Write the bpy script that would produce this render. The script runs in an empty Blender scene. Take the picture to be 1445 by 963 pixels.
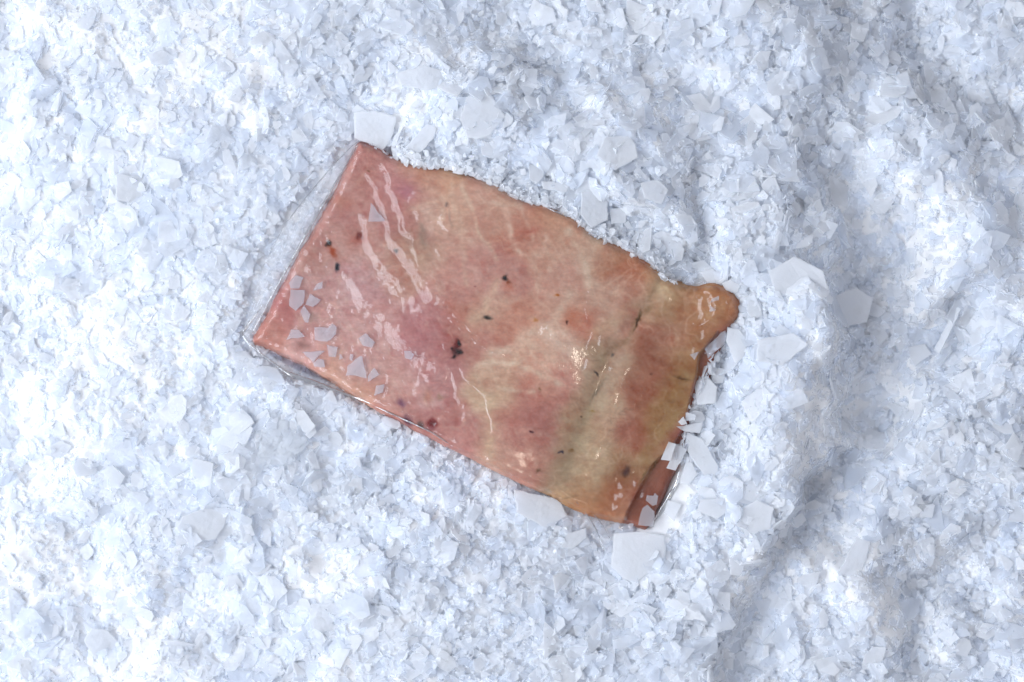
import bpy, math, random
import numpy as np
from mathutils import Vector

R = random.Random(7)
rng = np.random.default_rng(11)
S = 0.0004                       # metres per pixel-sized unit of the layout plan (plan is 1445 x 963)
CX, CY = 722.5, 481.5
C = bpy.context.scene.collection
sc = bpy.context.scene

# ------------------------------------------------------------------ camera, world, lamps
cam = bpy.data.cameras.new("camera"); co = bpy.data.objects.new("camera", cam); C.objects.link(co)
CAM_H = 1.0
co.location = (0, 0, CAM_H); co.rotation_euler = (0, 0, 0)
cam.sensor_width = 36.0
cam.angle = 2 * math.atan(722.5 * S / CAM_H)
cam.clip_start = 0.05; cam.clip_end = 50
cam.dof.use_dof = True; cam.dof.focus_distance = CAM_H - 0.007; cam.dof.aperture_fstop = 2.2
sc.camera = co

w = bpy.data.worlds.new("World"); sc.world = w; w.use_nodes = True
bg = w.node_tree.nodes["Background"]
bg.inputs[0].default_value = (0.87, 0.895, 1.0, 1); bg.inputs[1].default_value = 0.52

def area(name, loc, aim, sx, sy, power, col):
    l = bpy.data.lights.new(name, 'AREA'); l.shape = 'RECTANGLE'; l.size = sx; l.size_y = sy
    l.energy = power; l.color = col
    o = bpy.data.objects.new(name, l); C.objects.link(o); o.location = loc
    o.rotation_euler = (Vector(aim) - Vector(loc)).to_track_quat('-Z', 'Y').to_euler()
    return o
area("window_light", (-1.52, -0.16, 1.15), (0.02, 0, 0), 1.7, 1.6, 44, (0.85, 0.915, 1.0))
lp = bpy.data.lights.new("ceiling_lamp", 'AREA'); lp.shape = 'DISK'; lp.size = 0.014; lp.energy = 0.6; lp.color = (1.0, 0.86, 0.70)
lo = bpy.data.objects.new("ceiling_lamp", lp); C.objects.link(lo); lo.location = (0.06, -0.34, 1.35)

sc.view_settings.view_transform = 'Standard'; sc.view_settings.look = 'None'
sc.view_settings.gamma = 1.0; sc.view_settings.exposure = 0.0
sc.render.engine = 'CYCLES'
sc.cycles.max_bounces = 22; sc.cycles.diffuse_bounces = 20; sc.cycles.glossy_bounces = 3
sc.cycles.transmission_bounces = 6; sc.cycles.transparent_max_bounces = 10
sc.cycles.use_denoising = True
sc.cycles.use_adaptive_sampling = True; sc.cycles.adaptive_threshold = 0.05; sc.cycles.adaptive_min_samples = 16
sc.cycles.caustics_reflective = False; sc.cycles.caustics_refractive = False

# ------------------------------------------------------------------ numpy helpers
_P = rng.random((256, 256))
def vnoise(x, y, seed=0):
    x = x + seed * 17.31; y = y + seed * 9.77
    xi = np.floor(x).astype(int); yi = np.floor(y).astype(int)
    fx = x - xi; fy = y - yi
    fx = fx * fx * (3 - 2 * fx); fy = fy * fy * (3 - 2 * fy)
    a = _P[xi & 255, yi & 255]; b = _P[(xi + 1) & 255, yi & 255]
    c = _P[xi & 255, (yi + 1) & 255]; d = _P[(xi + 1) & 255, (yi + 1) & 255]
    return (a * (1 - fx) + b * fx) * (1 - fy) + (c * (1 - fx) + d * fx) * fy
def fbm(x, y, sc_, oct=4, seed=0):
    """about -1..1"""
    t = 0; amp = 1; n = 0
    for i in range(oct):
        t = t + amp * (vnoise(x / sc_, y / sc_, seed + i * 3) * 2 - 1); n += amp; amp *= 0.5; sc_ = sc_ / 2.03
    return t / n * 1.6
def sstep(a, b, x):
    t = np.clip((x - a) / (b - a), 0, 1); return t * t * (3 - 2 * t)
def seg_dist(x, y, pts, closed=False):
    """distance to polyline and signed parameter side"""
    pts = np.asarray(pts, float); n = len(pts)
    best = np.full(np.shape(x), 1e9); side = np.zeros(np.shape(x)); par = np.zeros(np.shape(x)); 
    m = n if closed else n - 1
    for i in range(m):
        a = pts[i]; b = pts[(i + 1) % n]; d = b - a; L2 = (d ** 2).sum() + 1e-9
        t = np.clip(((x - a[0]) * d[0] + (y - a[1]) * d[1]) / L2, 0, 1)
        dx = x - a[0] - t * d[0]; dy = y - a[1] - t * d[1]
        q = dx * dx + dy * dy
        k = q < best
        best = np.where(k, q, best)
        side = np.where(k, d[0] * dy - d[1] * dx, side)
        par = np.where(k, (i + t) / m, par)
    return np.sqrt(best), np.sign(side), par
def inside(x, y, pts):
    pts = np.asarray(pts, float); n = len(pts); r = np.zeros(np.shape(x), bool)
    for i in range(n):
        x1, y1 = pts[i]; x2, y2 = pts[(i + 1) % n]
        if y1 == y2: continue
        k = ((y1 > y) != (y2 > y)) & (x < (x2 - x1) * (y - y1) / (y2 - y1) + x1)
        r ^= k
    return r
def sdf(x, y, pts):
    """positive inside"""
    d = seg_dist(x, y, pts, True)[0]
    return np.where(inside(x, y, pts), d, -d)
def smooth_poly(pts, sub=4):
    pts = np.asarray(pts, float); n = len(pts); out = []
    for i in range(n):
        p0, p1, p2, p3 = pts[i - 1], pts[i], pts[(i + 1) % n], pts[(i + 2) % n]
        for k in range(sub):
            t = k / sub
            out.append(0.5 * ((2 * p1) + (p2 - p0) * t + (2 * p0 - 5 * p1 + 4 * p2 - p3) * t ** 2 + (3 * p1 - p0 - 3 * p2 + p3) * t ** 3))
    return np.array(out)
def W(px, py, pz):
    return np.stack([(px - CX) * S, (CY - py) * S, pz * S], -1)

# ------------------------------------------------------------------ the plan of the package
SLAB = smooth_poly([(507,204),(514,203),(526,207),(541,213),(556,222),(590,232),(640,242),(665,249),(700,264),(740,284),(790,299),(815,315),(832,329),(865,345),(900,363),
 (928,385),(950,398),(975,405),(990,403),(1003,402),(1022,407),(1036,417),(1042,430),(1040,448),(1026,466),(1015,492),(998,545),(985,585),(968,633),(952,668),(934,706),
 (914,742),(906,743),(885,736),(850,729),(828,722),(800,710),(780,698),(740,680),(700,661),(655,638),(600,611),(545,583),(500,558),(475,542),(440,521),(400,503),(372,488),(358,482),(364,468),(385,430),(415,375),(440,331),(475,268),(500,216)])
FILM = smooth_poly([(509,197),(498,205),(468,236),(430,281),(400,320),(371,376),(356,425),(342,470),(346,481),(368,501),(395,519),(430,535),(460,546),(500,560),(540,575),(600,603),(640,629),(700,665),(780,702),(806,713),(826,731),(842,757),(856,779),(868,762),(880,748),(915,746),(926,738),
 (944,706),(960,668),(980,630),(1020,560),(1060,470),(1085,400),(1100,350),(1060,331),(1000,325),(950,335),(915,350),(870,325),(800,284),(730,256),(660,228),(600,212),(560,203),(535,196)], 3)
UPPER = [(1060,380),(1036,470),(1010,470),(985,500),(981,530),(972,565),(966,600),(946,632),(920,655),(901,690),(884,722),(874,760)]  # edge of the pale upper layer

def slab_h(x, y):
    d = sdf(x, y, SLAB) + fbm(x, y, 22, 3, 5) * 1.6
    base = 16 + 0 * x
    # crown of the slab: highest along a line from the upper left corner towards the lower right
    u = (x - 360) * 0.884 + (y - 480) * 0.467        # along the long side
    v = -(x - 360) * 0.467 + (y - 480) * 0.884       # across, 0 = lower edge (-) ... negative is up
    base = base + 20 * sstep(-10, 330, u) - 7 * sstep(430, 650, u)
    base = base + 4.0 * fbm(x, y, 150, 1, 1) + 0.5 * fbm(x, y, 50, 2, 2)
    # muscle bumps and hollows
    for (bx, by, r, a) in [(945,455,34,-7),(1012,430,24,6),(970,470,22,4),(930,400,20,4),(850,560,45,-3.5),(905,520,40,4),(880,610,35,3),(865,690,28,-5),(840,700,20,3),
                           (745,430,55,3),(790,470,40,3),(690,500,35,-2),(640,330,50,3),(590,310,25,-2),(760,600,45,2),(560,470,50,-2),(470,500,50,-3)]:
        base = base + a * np.exp(-((x - bx) ** 2 + (y - by) ** 2) / (2 * r * r))
    # the long crease across the right third, with a rounded fold beside it
    dc, sg, tc = seg_dist(x, y, [(932,396),(905,440),(868,488),(846,530),(828,590),(800,660)])
    base = base - 3.0 * np.exp(-(dc / 12) ** 2) * np.clip(1.15 - tc * 0.6, 0, 1)
    dc, sg, tc = seg_dist(x, y, [(955,410),(930,455),(893,500),(872,545),(856,600),(836,660)])
    base = base + 2.4 * np.exp(-(dc / 18) ** 2)
    # thin lower layer along the right end
    du, s, _ = seg_dist(x, y, UPPER)
    right = sstep(-4, 3, -du * s)
    base = base - 11 * right
    edge = np.clip(d / 13, -0.6, 1)
    r = np.where(edge > 0, np.sqrt(np.clip(1 - (1 - edge) ** 2, 0, 1)), edge * 3.0)
    return base - 15 * (1 - r)

WR = [  # film folds: polyline, half width, height, crease side
 ([(541,225),(548,240),(556,262),(565,290),(574,318),(581,340)], 5.5, 3.4),
 ([(517,240),(526,254),(535,268),(543,288),(549,308),(552,330),(560,345)], 4.2, 2.6),
 ([(556,332),(572,358),(583,375),(592,392),(606,418),(622,440)], 7, 5.6),
 ([(513,298),(520,322),(527,346),(538,368),(553,388),(572,410),(580,420)], 7, 4.0),
 ([(572,312),(585,342),(596,372),(603,395),(612,410),(628,430),(652,452),(684,478),(720,504)], 6.5, 5.6),
 ([(606,388),(613,405),(622,422),(630,432),(634,420),(636,408)], 2.6, 2.2),
 ([(652,462),(670,470),(690,486),(706,498)], 3.0, 2.4),
 ([(500,395),(510,412),(524,430),(534,440)], 9, 4.2),
 ([(530,425),(548,448),(568,472),(592,492),(620,512),(640,525)], 12, 4.5),
 ([(552,372),(575,400),(590,425),(610,450)], 8, 3.5),
 ([(551,525),(552,545),(547,560)], 2.6, 2.6),
 ([(551,565),(562,574),(576,580),(590,590),(604,596)], 3.0, 2.5),
 ([(643,505),(650,520),(662,534),(672,546),(684,556),(690,575),(694,600),(695,625)], 2.6, 1.8),
 ([(636,520),(642,530),(648,545),(646,560),(652,575)], 3, 2.0),
 ([(615,600),(622,590),(635,582),(648,575)], 2.4, 1.8),
 ([(645,560),(655,566),(660,580),(650,598)], 3, 1.8),
 ([(770,455),(785,468),(800,480)], 12, 2.6),
 ([(829,395),(830,425),(828,450),(820,490)], 2.4, 1.3),
 ([(842,462),(832,478),(826,498)], 2.2, 1.8),([(848,470),(842,488)], 2.2, 1.8),
 ([(838,486),(846,492),(850,499),(840,506),(828,511),(825,520),(819,527)], 3.0, 2.4),([(842,483),(848,480),(854,482)], 2.4, 2.0),([(685,650),(692,650),(697,643)], 2.6, 2.2),([(638,440),(642,432),(641,422)], 2.6, 2.4),([(858,521),(866,520)], 2, 1.5),([(820,462),(812,478)], 2.0, 1.5),  # small folds added along the lamp's glint shapes to catch its light
 ([(985,408),(1000,418),(1006,436),(996,452),(985,462)], 6, 5),([(868,690),(880,700),(872,714),(890,722),(905,700),(918,672)], 6, 4.5),([(1010,410),(1022,424),(1024,440)], 5, 3.5),
 ([(960,418),(975,412),(984,420),(988,440),(978,455),(970,460)], 3, 2.4),
 ([(1030,452),(1010,462),(990,472),(978,490),(974,510)], 3.4, 3.0),
 ([(1024,445),(1000,456),(985,460)], 2.4, 1.8),
 ([(872,675),(880,690),(868,703),(872,716)], 4, 3),([(900,668),(886,700),(880,720)], 4, 2.6),
 ([(512,208),(503,218),(497,230)], 2.4, 2.0),
 ([(380,440),(400,405),(425,365),(455,312)], 3.0, 1.6),
 ([(470,325),(485,330),(492,345)], 1.8, 1.5),([(577,290),(590,268)], 4, 1.4),
 ([(588,300),(593,312)], 3, 1.4),([(618,353),(624,362)], 2.5, 1.4),
]
SMALLPUDDLE = [(R.uniform(380, 640), R.uniform(300, 590), R.uniform(4, 13), R.uniform(0.6, 2.2)) for _ in range(70)]
def film_h(x, y, hs=None):
    if hs is None: hs = slab_h(x, y)
    ds = sdf(x, y, SLAB)
    wx = x + fbm(x, y, 14, 2, 31) * 3; wy = y + fbm(x, y, 14, 2, 32) * 3
    add = np.zeros(np.shape(x))
    for k, (pl, wd, hh) in enumerate(WR):
        pl = np.asarray(pl, float)
        m = (x > pl[:, 0].min() - 4 * wd) & (x < pl[:, 0].max() + 4 * wd) & (y > pl[:, 1].min() - 4 * wd) & (y < pl[:, 1].max() + 4 * wd)
        if not m.any(): continue
        d, s, t = seg_dist(wx[m], wy[m], pl)
        if wd > 3.9: wd *= 1.3; hh *= 1.25
        tap = np.clip(np.minimum(t, 1 - t) * 5 + 0.15, 0, 1)
        add[m] += hh * tap * np.exp(-(d / wd) ** 2)
    for bx, by, r, a in SMALLPUDDLE:
        m = (abs(x - bx) < 3 * r) & (abs(y - by) < 3 * r)
        if m.any():
            q = np.sqrt((wx[m] - bx) ** 2 + (wy[m] - by) ** 2) / r
            add[m] += a * sstep(1.2, 0.7, q)
    left = sstep(720, 520, x + 0.35 * (y - 480) * -1)
    add = add + left * (0.9 * fbm(x, y, 17, 4, 41) + 0.5 * np.abs(fbm(x, y, 9, 2, 43)))
    add = add + 0.10 * fbm(x, y, 30, 2, 44) + 0.04 * fbm(x, y, 8, 2, 47)
    inner = hs + 1.2 + add
    # flange level outside the slab
    df = sdf(x, y, FILM)
    lft = sstep(720, 600, x)
    lvl = 3.5 + (1.6 * (1 - lft) + 0.35 * lft) * fbm(x, y, 30, 2, 45) + 3.0 * sstep(900, 1000, x)
    # gentle cross folds in the sealed strip
    lvl = lvl + 0.22 * np.sin((x * 0.86 + y * 0.5) * 0.30 + 2 * fbm(x, y, 40, 2, 46)) * lft
    out = lvl + 4 * np.exp(ds / 7.0) * (1 - lft) + 1.0 * lft
    k = sstep(-3.0, 4.0, ds)
    low = np.maximum(inner, lvl)
    return np.where(ds > 4, inner, low * k + np.maximum(out, 0) * (1 - k))

# ------------------------------------------------------------------ ice relief
RIDGES = [ # polyline, half width, height
 ([(700,150),(900,200),(1040,330),(1110,450),(1110,600),(1060,720),(990,830)], 62, 26),
 ([(880,255),(930,300),(945,330)], 30, 20),
 ([(1060,400),(1100,430),(1140,470)], 55, 30),
 ([(1150,180),(1120,60),(1050,0)], 80, 30),
 ([(1100,280),(1140,350),(1150,440)], 45, 24),
 ([(1040,560),(1070,640),(1100,680),(1060,760)], 55, 34),
 ([(1060,480),(1090,540)], 60, 22),
 ([(640,140),(760,180),(880,210)], 60, 20),
 ([(1260,160),(1330,240),(1400,380),(1445,480)], 70, 34),
 ([(1300,640),(1220,700),(1190,800),(1240,880)], 75, 36),
 ([(1400,560),(1440,680)], 80, 30),
 ([(1290,440),(1340,400)], 40, 26),
 ([(420,590),(370,610),(350,640)], 45, 12),
 ([(480,850),(620,830),(760,860)], 90, 16),
 ([(160,650),(330,690)], 90, 14),([(120,200),(330,140),(420,60)], 130, 16),
 ([(1380,900),(1445,960)], 60, 22),([(960,860),(1000,930)], 60, 14),
 ([(180,930),(330,960)], 70, 10),
]
VALLEYS = [
 ([(1170,150),(1190,260),(1215,430),(1215,560)], 75, 22),
 ([(1390,450),(1320,540),(1235,620),(1170,720)], 48, 30),
 ([(1150,720),(1110,820),(1070,900),(1085,980)], 60, 30),
 ([(965,250),(990,320),(975,375)], 34, 20),
 ([(1370,990),(1300,900),(1330,830),(1445,760)], 46, 24),
 ([(440,760),(520,720),(560,700)], 50, 14),
 ([(90,790),(140,900),(260,870),(340,770)], 60, 14),
 ([(700,20),(740,90)], 50, 12),([(0,60),(10,300),(0,520),(10,640)], 90, 9),([(1300,30),(1345,130),(1445,150)], 50, 20),
]
def ice_h(x, y, ds=None):
    z = -2 + 7 * fbm(x, y, 150, 3, 60) + 4.5 * fbm(x, y, 42, 3, 61)
    wx = x + 34 * fbm(x, y, 75, 4, 62); wy = y + 34 * fbm(x, y, 75, 4, 63)
    for pl, wd, hh in RIDGES:
        z = z + 1.1 * hh * np.exp(-(seg_dist(wx, wy, pl)[0] / wd) ** 2)
    for pl, wd, hh in VALLEYS:
        z = z - 1.3 * hh * np.exp(-(seg_dist(wx, wy, pl)[0] / wd) ** 2)
    z = z - 26 * sstep(1120, 1230, wx) + 16 * sstep(1260, 1420, wx) - 10 * sstep(300, -40, wx)
    if ds is None: ds = sdf(x, y, SLAB)
    # banked up along the upper and right-hand edges, level with the film on the others
    ang_up = sstep(-40, 40, (x - 500) * 0.467 - (y - 215) * 0.884 + 0)       # above the upper long side
    right = sstep(-20, 20, (x - 905) * 0.9 + (y - 740) * 0.43 - 10)
    bank = np.clip(np.maximum(ang_up * sstep(500, 600, x), right), 0, 1)
    near = np.exp(-np.clip(-ds, 0, 999) / 45)
    lowlvl = -7 + 2 * fbm(x, y, 20, 2, 65)
    hilvl = 26 + 6 * fbm(x, y, 30, 2, 66)
    tgt = lowlvl * (1 - bank) + hilvl * bank
    z = z * (1 - near * 0.85) + tgt * near * 0.85
    z = np.where(ds > 0, z - 45 * sstep(0, 12, ds), z)
    return z

# ------------------------------------------------------------------ materials
def mat(name):
    m = bpy.data.materials.new(name); m.use_nodes = True; nt = m.node_tree
    for n in list(nt.nodes): nt.nodes.remove(n)
    return m, nt, nt.nodes, nt.links
def node(N, typ, **kw):
    n = N.new(typ)
    for k, v in kw.items():
        if k in n.inputs: n.inputs[k].default_value = v
        else: setattr(n, k, v)
    return n
def schlick(N, L, nrm, f0, gain=1.0):
    """reflectance that is the same from both sides of a thin sheet"""
    geo = N.new('ShaderNodeNewGeometry')
    d = node(N, 'ShaderNodeVectorMath', operation='DOT_PRODUCT'); L.new(nrm, d.inputs[0]); L.new(geo.outputs['Incoming'], d.inputs[1])
    a = node(N, 'ShaderNodeMath', operation='ABSOLUTE'); L.new(d.outputs['Value'], a.inputs[0])
    b = node(N, 'ShaderNodeMath', operation='SUBTRACT', use_clamp=True); b.inputs[0].default_value = 1; L.new(a.outputs[0], b.inputs[1])
    p = node(N, 'ShaderNodeMath', operation='POWER'); L.new(b.outputs[0], p.inputs[0]); p.inputs[1].default_value = 5
    r = node(N, 'ShaderNodeMath', operation='MULTIPLY_ADD', use_clamp=True); L.new(p.outputs[0], r.inputs[0]); r.inputs[1].default_value = (1 - f0) * gain * 0.6; r.inputs[2].default_value = f0 * gain
    return r.outputs[0]
SSS = 0.006; SSC = 0.76; SSF = 0.22
def ice_material(name, see=0.0, col=(0.975, 0.98, 0.988), varied=True, thr=0.42):
    m, nt, N, L = mat(name)
    out = N.new('ShaderNodeOutputMaterial')
    tc = N.new('ShaderNodeTexCoord')
    nz = node(N, 'ShaderNodeTexNoise', Scale=420.0, Detail=5.0); L.new(tc.outputs['Object'], nz.inputs['Vector'])
    nz2 = node(N, 'ShaderNodeTexNoise', Scale=90.0, Detail=4.0); L.new(tc.outputs['Object'], nz2.inputs['Vector'])
    bp = node(N, 'ShaderNodeBump', Strength=0.5, Distance=0.0008); L.new(nz.outputs['Fac'], bp.inputs['Height'])
    bp2 = node(N, 'ShaderNodeBump', Strength=0.4, Distance=0.002); L.new(nz2.outputs['Fac'], bp2.inputs['Height']); L.new(bp.outputs[0], bp2.inputs['Normal'])
    c = node(N, 'ShaderNodeMix', data_type='RGBA'); 
    c.inputs[6].default_value = (col[0] * 0.97, col[1] * 0.977, col[2] * 0.99, 1); c.inputs[7].default_value = (*col, 1)
    if varied:
        at = N.new('ShaderNodeAttribute'); at.attribute_name = 'frost'; L.new(at.outputs['Fac'], c.inputs[0])
    else: L.new(nz2.outputs['Fac'], c.inputs[0])
    d1 = N.new('ShaderNodeBsdfDiffuse'); L.new(c.outputs[2], d1.inputs['Color']); L.new(bp2.outputs[0], d1.inputs['Normal'])
    ss = node(N, 'ShaderNodeSubsurfaceScattering', falloff='BURLEY', Scale=SSS); ss.inputs['Radius'].default_value = (0.9, 0.95, 1.0)
    sc_ = node(N, 'ShaderNodeVectorMath', operation='SCALE'); L.new(c.outputs[2], sc_.inputs[0]); sc_.inputs['Scale'].default_value = SSC; L.new(sc_.outputs[0], ss.inputs['Color'])
    df = node(N, 'ShaderNodeMixShader', Fac=SSF); L.new(d1.outputs[0], df.inputs[1]); L.new(ss.outputs[0], df.inputs[2])
    tl = N.new('ShaderNodeBsdfTranslucent'); L.new(c.outputs[2], tl.inputs['Color']); L.new(bp2.outputs[0], tl.inputs['Normal'])
    mx = node(N, 'ShaderNodeMixShader', Fac=thr); L.new(df.outputs[0], mx.inputs[1]); L.new(tl.outputs[0], mx.inputs[2])
    gl = node(N, 'ShaderNodeBsdfGlossy', Roughness=0.32); L.new(bp2.outputs[0], gl.inputs['Normal'])
    fr0 = schlick(N, L, bp2.outputs[0], 0.02)
    geo = N.new('ShaderNodeNewGeometry')
    bk = node(N, 'ShaderNodeMath', operation='MULTIPLY_ADD'); L.new(geo.outputs['Backfacing'], bk.inputs[0]); bk.inputs[1].default_value = -1; bk.inputs[2].default_value = 1
    ff = node(N, 'ShaderNodeMath', operation='MULTIPLY'); L.new(fr0, ff.inputs[0]); L.new(bk.outputs[0], ff.inputs[1])
    m2 = N.new('ShaderNodeMixShader'); L.new(ff.outputs[0], m2.inputs[0]); L.new(mx.outputs[0], m2.inputs[1]); L.new(gl.outputs[0], m2.inputs[2])
    last = m2
    if see > 0:
        tr = N.new('ShaderNodeBsdfTransparent'); tr.inputs[0].default_value = (0.93, 0.96, 1, 1)
        m3 = N.new('ShaderNodeMixShader')
        if varied:
            mr = node(N, 'ShaderNodeMapRange'); mr.inputs[3].default_value = see * 1.7; mr.inputs[4].default_value = see * 0.3
            L.new(at.outputs['Fac'], mr.inputs[0]); L.new(mr.outputs[0], m3.inputs[0])
        else: m3.inputs[0].default_value = see
        L.new(m2.outputs[0], m3.inputs[1]); L.new(tr.outputs[0], m3.inputs[2]); last = m3
    L.new(last.outputs[0], out.inputs[0])
    return m
M_bed = ice_material('packed_ice', 0, varied=False, thr=0.0)
M_ice = ice_material('flaked_ice', 0.32, thr=0.5)
M_big = ice_material('frosted_flake', 0.36, varied=False, thr=0.2)
M_clump = ice_material('refrozen_ice', 0.3, col=(0.92, 0.945, 0.975), varied=False, thr=0.3)
M_wet = ice_material('wet_flake', 0.72, col=(0.95, 0.93, 0.95), varied=False, thr=0.3)

def meat_material():
    m, nt, N, L = mat('raw_flesh')
    out = N.new('ShaderNodeOutputMaterial'); p = N.new('ShaderNodeBsdfPrincipled')
    at = N.new('ShaderNodeAttribute'); at.attribute_name = 'flesh'
    tc = N.new('ShaderNodeTexCoord')
    mp = N.new('ShaderNodeMapping'); mp.inputs['Rotation'].default_value = (0, 0, math.radians(-62)); mp.inputs['Scale'].default_value = (1, 2.4, 1)
    L.new(tc.outputs['Object'], mp.inputs[0])
    nz = node(N, 'ShaderNodeTexNoise', Scale=160.0, Detail=6.0, Roughness=0.6); L.new(mp.outputs[0], nz.inputs['Vector'])
    n2 = node(N, 'ShaderNodeTexNoise', Scale=700.0, Detail=3.0); L.new(tc.outputs['Object'], n2.inputs['Vector'])
    mr = node(N, 'ShaderNodeMapRange'); mr.inputs[1].default_value = 0.3; mr.inputs[2].default_value = 0.7; mr.inputs[3].default_value = 0.88; mr.inputs[4].default_value = 1.12
    L.new(nz.outputs['Fac'], mr.inputs[0])
    mr2 = node(N, 'ShaderNodeMapRange'); mr2.inputs[1].default_value = 0.3; mr2.inputs[2].default_value = 0.7; mr2.inputs[3].default_value = 0.93; mr2.inputs[4].default_value = 1.07
    L.new(n2.outputs['Fac'], mr2.inputs[0])
    mm = node(N, 'ShaderNodeMath', operation='MULTIPLY'); L.new(mr.outputs[0], mm.inputs[0]); L.new(mr2.outputs[0], mm.inputs[1])
    vm = node(N, 'ShaderNodeVectorMath', operation='SCALE'); L.new(at.outputs['Color'], vm.inputs[0]); L.new(mm.outputs[0], vm.inputs['Scale'])
    L.new(vm.outputs[0], p.inputs['Base Color'])
    p.inputs['Roughness'].default_value = 0.5
    p.inputs['Specular IOR Level'].default_value = 0.25
    p.inputs['Subsurface Weight'].default_value = 0.12; p.inputs['Subsurface Radius'].default_value = (1.0, 0.4, 0.25); p.inputs['Subsurface Scale'].default_value = 0.0015
    bp = node(N, 'ShaderNodeBump', Strength=0.12, Distance=0.0005); L.new(nz.outputs['Fac'], bp.inputs['Height']); L.new(bp.outputs[0], p.inputs['Normal'])
    L.new(p.outputs[0], out.inputs[0])
    return m
def film_material():
    m, nt, N, L = mat('clear_film')
    out = N.new('ShaderNodeOutputMaterial')
    tr = N.new('ShaderNodeBsdfTransparent')
    ta = N.new('ShaderNodeAttribute'); ta.attribute_name = 'gap_shade'
    tm = node(N, 'ShaderNodeMix', data_type='RGBA'); tm.inputs[6].default_value = (0.96, 0.96, 0.965, 1); tm.inputs[7].default_value = (0.50, 0.49, 0.55, 1)  # second tint paints the shade of the gaps under the film
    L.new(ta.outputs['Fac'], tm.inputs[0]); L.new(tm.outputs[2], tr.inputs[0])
    gl = node(N, 'ShaderNodeBsdfGlossy', Roughness=0.09); gl.inputs['Color'].default_value = (1, 1, 1, 1)
    tc = N.new('ShaderNodeTexCoord')
    nz = node(N, 'ShaderNodeTexNoise', Scale=130.0, Detail=5.0, Roughness=0.6); L.new(tc.outputs['Object'], nz.inputs['Vector'])
    bp = node(N, 'ShaderNodeBump', Strength=0.16, Distance=0.0012); L.new(nz.outputs['Fac'], bp.inputs['Height'])
    # embossed rib pattern of the sealed strip, marked by a mesh attribute
    at = N.new('ShaderNodeAttribute'); at.attribute_name = 'seal'
    mp = N.new('ShaderNodeMapping'); mp.inputs['Rotation'].default_value = (0, 0, math.radians(25)); L.new(tc.outputs['Object'], mp.inputs[0])
    wv = node(N, 'ShaderNodeTexWave', Scale=260.0, Distortion=1.0); L.new(mp.outputs[0], wv.inputs['Vector'])
    ml = node(N, 'ShaderNodeMath', operation='MULTIPLY'); L.new(wv.outputs['Fac'], ml.inputs[0]); L.new(at.outputs['Fac'], ml.inputs[1])
    b2 = node(N, 'ShaderNodeBump', Strength=0.35, Distance=0.0004); L.new(ml.outputs[0], b2.inputs['Height']); L.new(bp.outputs[0], b2.inputs['Normal'])
    L.new(b2.outputs[0], gl.inputs['Normal'])
    f2 = schlick(N, L, b2.outputs[0], 0.04, 1.3)
    g2 = node(N, 'ShaderNodeBsdfGlossy', Roughness=0.30); L.new(b2.outputs[0], g2.inputs['Normal'])
    gm = node(N, 'ShaderNodeMixShader', Fac=0.5); L.new(gl.outputs[0], gm.inputs[1]); L.new(g2.outputs[0], gm.inputs[2])
    mx = N.new('ShaderNodeMixShader'); L.new(f2, mx.inputs[0]); L.new(tr.outputs[0], mx.inputs[1]); L.new(gm.outputs[0], mx.inputs[2])
    # the two heat-sealed layers are slightly milky
    hz = N.new('ShaderNodeBsdfDiffuse'); hz.inputs[0].default_value = (0.9, 0.92, 0.95, 1)
    sm = node(N, 'ShaderNodeMath', operation='MULTIPLY'); L.new(at.outputs['Fac'], sm.inputs[0]); sm.inputs[1].default_value = 0.10
    m3 = N.new('ShaderNodeMixShader'); L.new(sm.outputs[0], m3.inputs[0]); L.new(mx.outputs[0], m3.inputs[1]); L.new(hz.outputs[0], m3.inputs[2])
    L.new(m3.outputs[0], out.inputs[0])
    return m
M_meat = meat_material(); M_film = film_material()

# ------------------------------------------------------------------ mesh helpers
def raw_mesh(name, verts, loops, starts, m, attrs=None, smooth=False):
    me = bpy.data.meshes.new(name)
    me.vertices.add(len(verts)); me.vertices.foreach_set('co', np.ascontiguousarray(verts, dtype=np.float32).ravel())
    me.loops.add(len(loops)); me.loops.foreach_set('vertex_index', np.ascontiguousarray(loops, dtype=np.int32))
    me.polygons.add(len(starts)); me.polygons.foreach_set('loop_start', np.ascontiguousarray(starts, dtype=np.int32))
    me.update(calc_edges=True); me.validate()
    if attrs:
        for k, v in attrs.items():
            if v.ndim == 1:
                a = me.attributes.new(k, 'FLOAT', 'POINT'); a.data.foreach_set('value', v.astype(np.float32))
            else:
                a = me.attributes.new(k, 'FLOAT_COLOR', 'POINT')
                a.data.foreach_set('color', np.concatenate([v, np.ones((len(v), 1))], 1).astype(np.float32).ravel())
    me.polygons.foreach_set('use_smooth', np.full(len(me.polygons), bool(smooth))); me.materials.append(m)
    return me
def link(name, me, parent=None, label=None, cat=None, group=None, kind=None):
    o = bpy.data.objects.new(name, me); C.objects.link(o)
    if parent: o.parent = parent
    if label: o['label'] = label
    if cat: o['category'] = cat
    if group: o['group'] = group
    if kind: o['kind'] = kind
    return o
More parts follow.
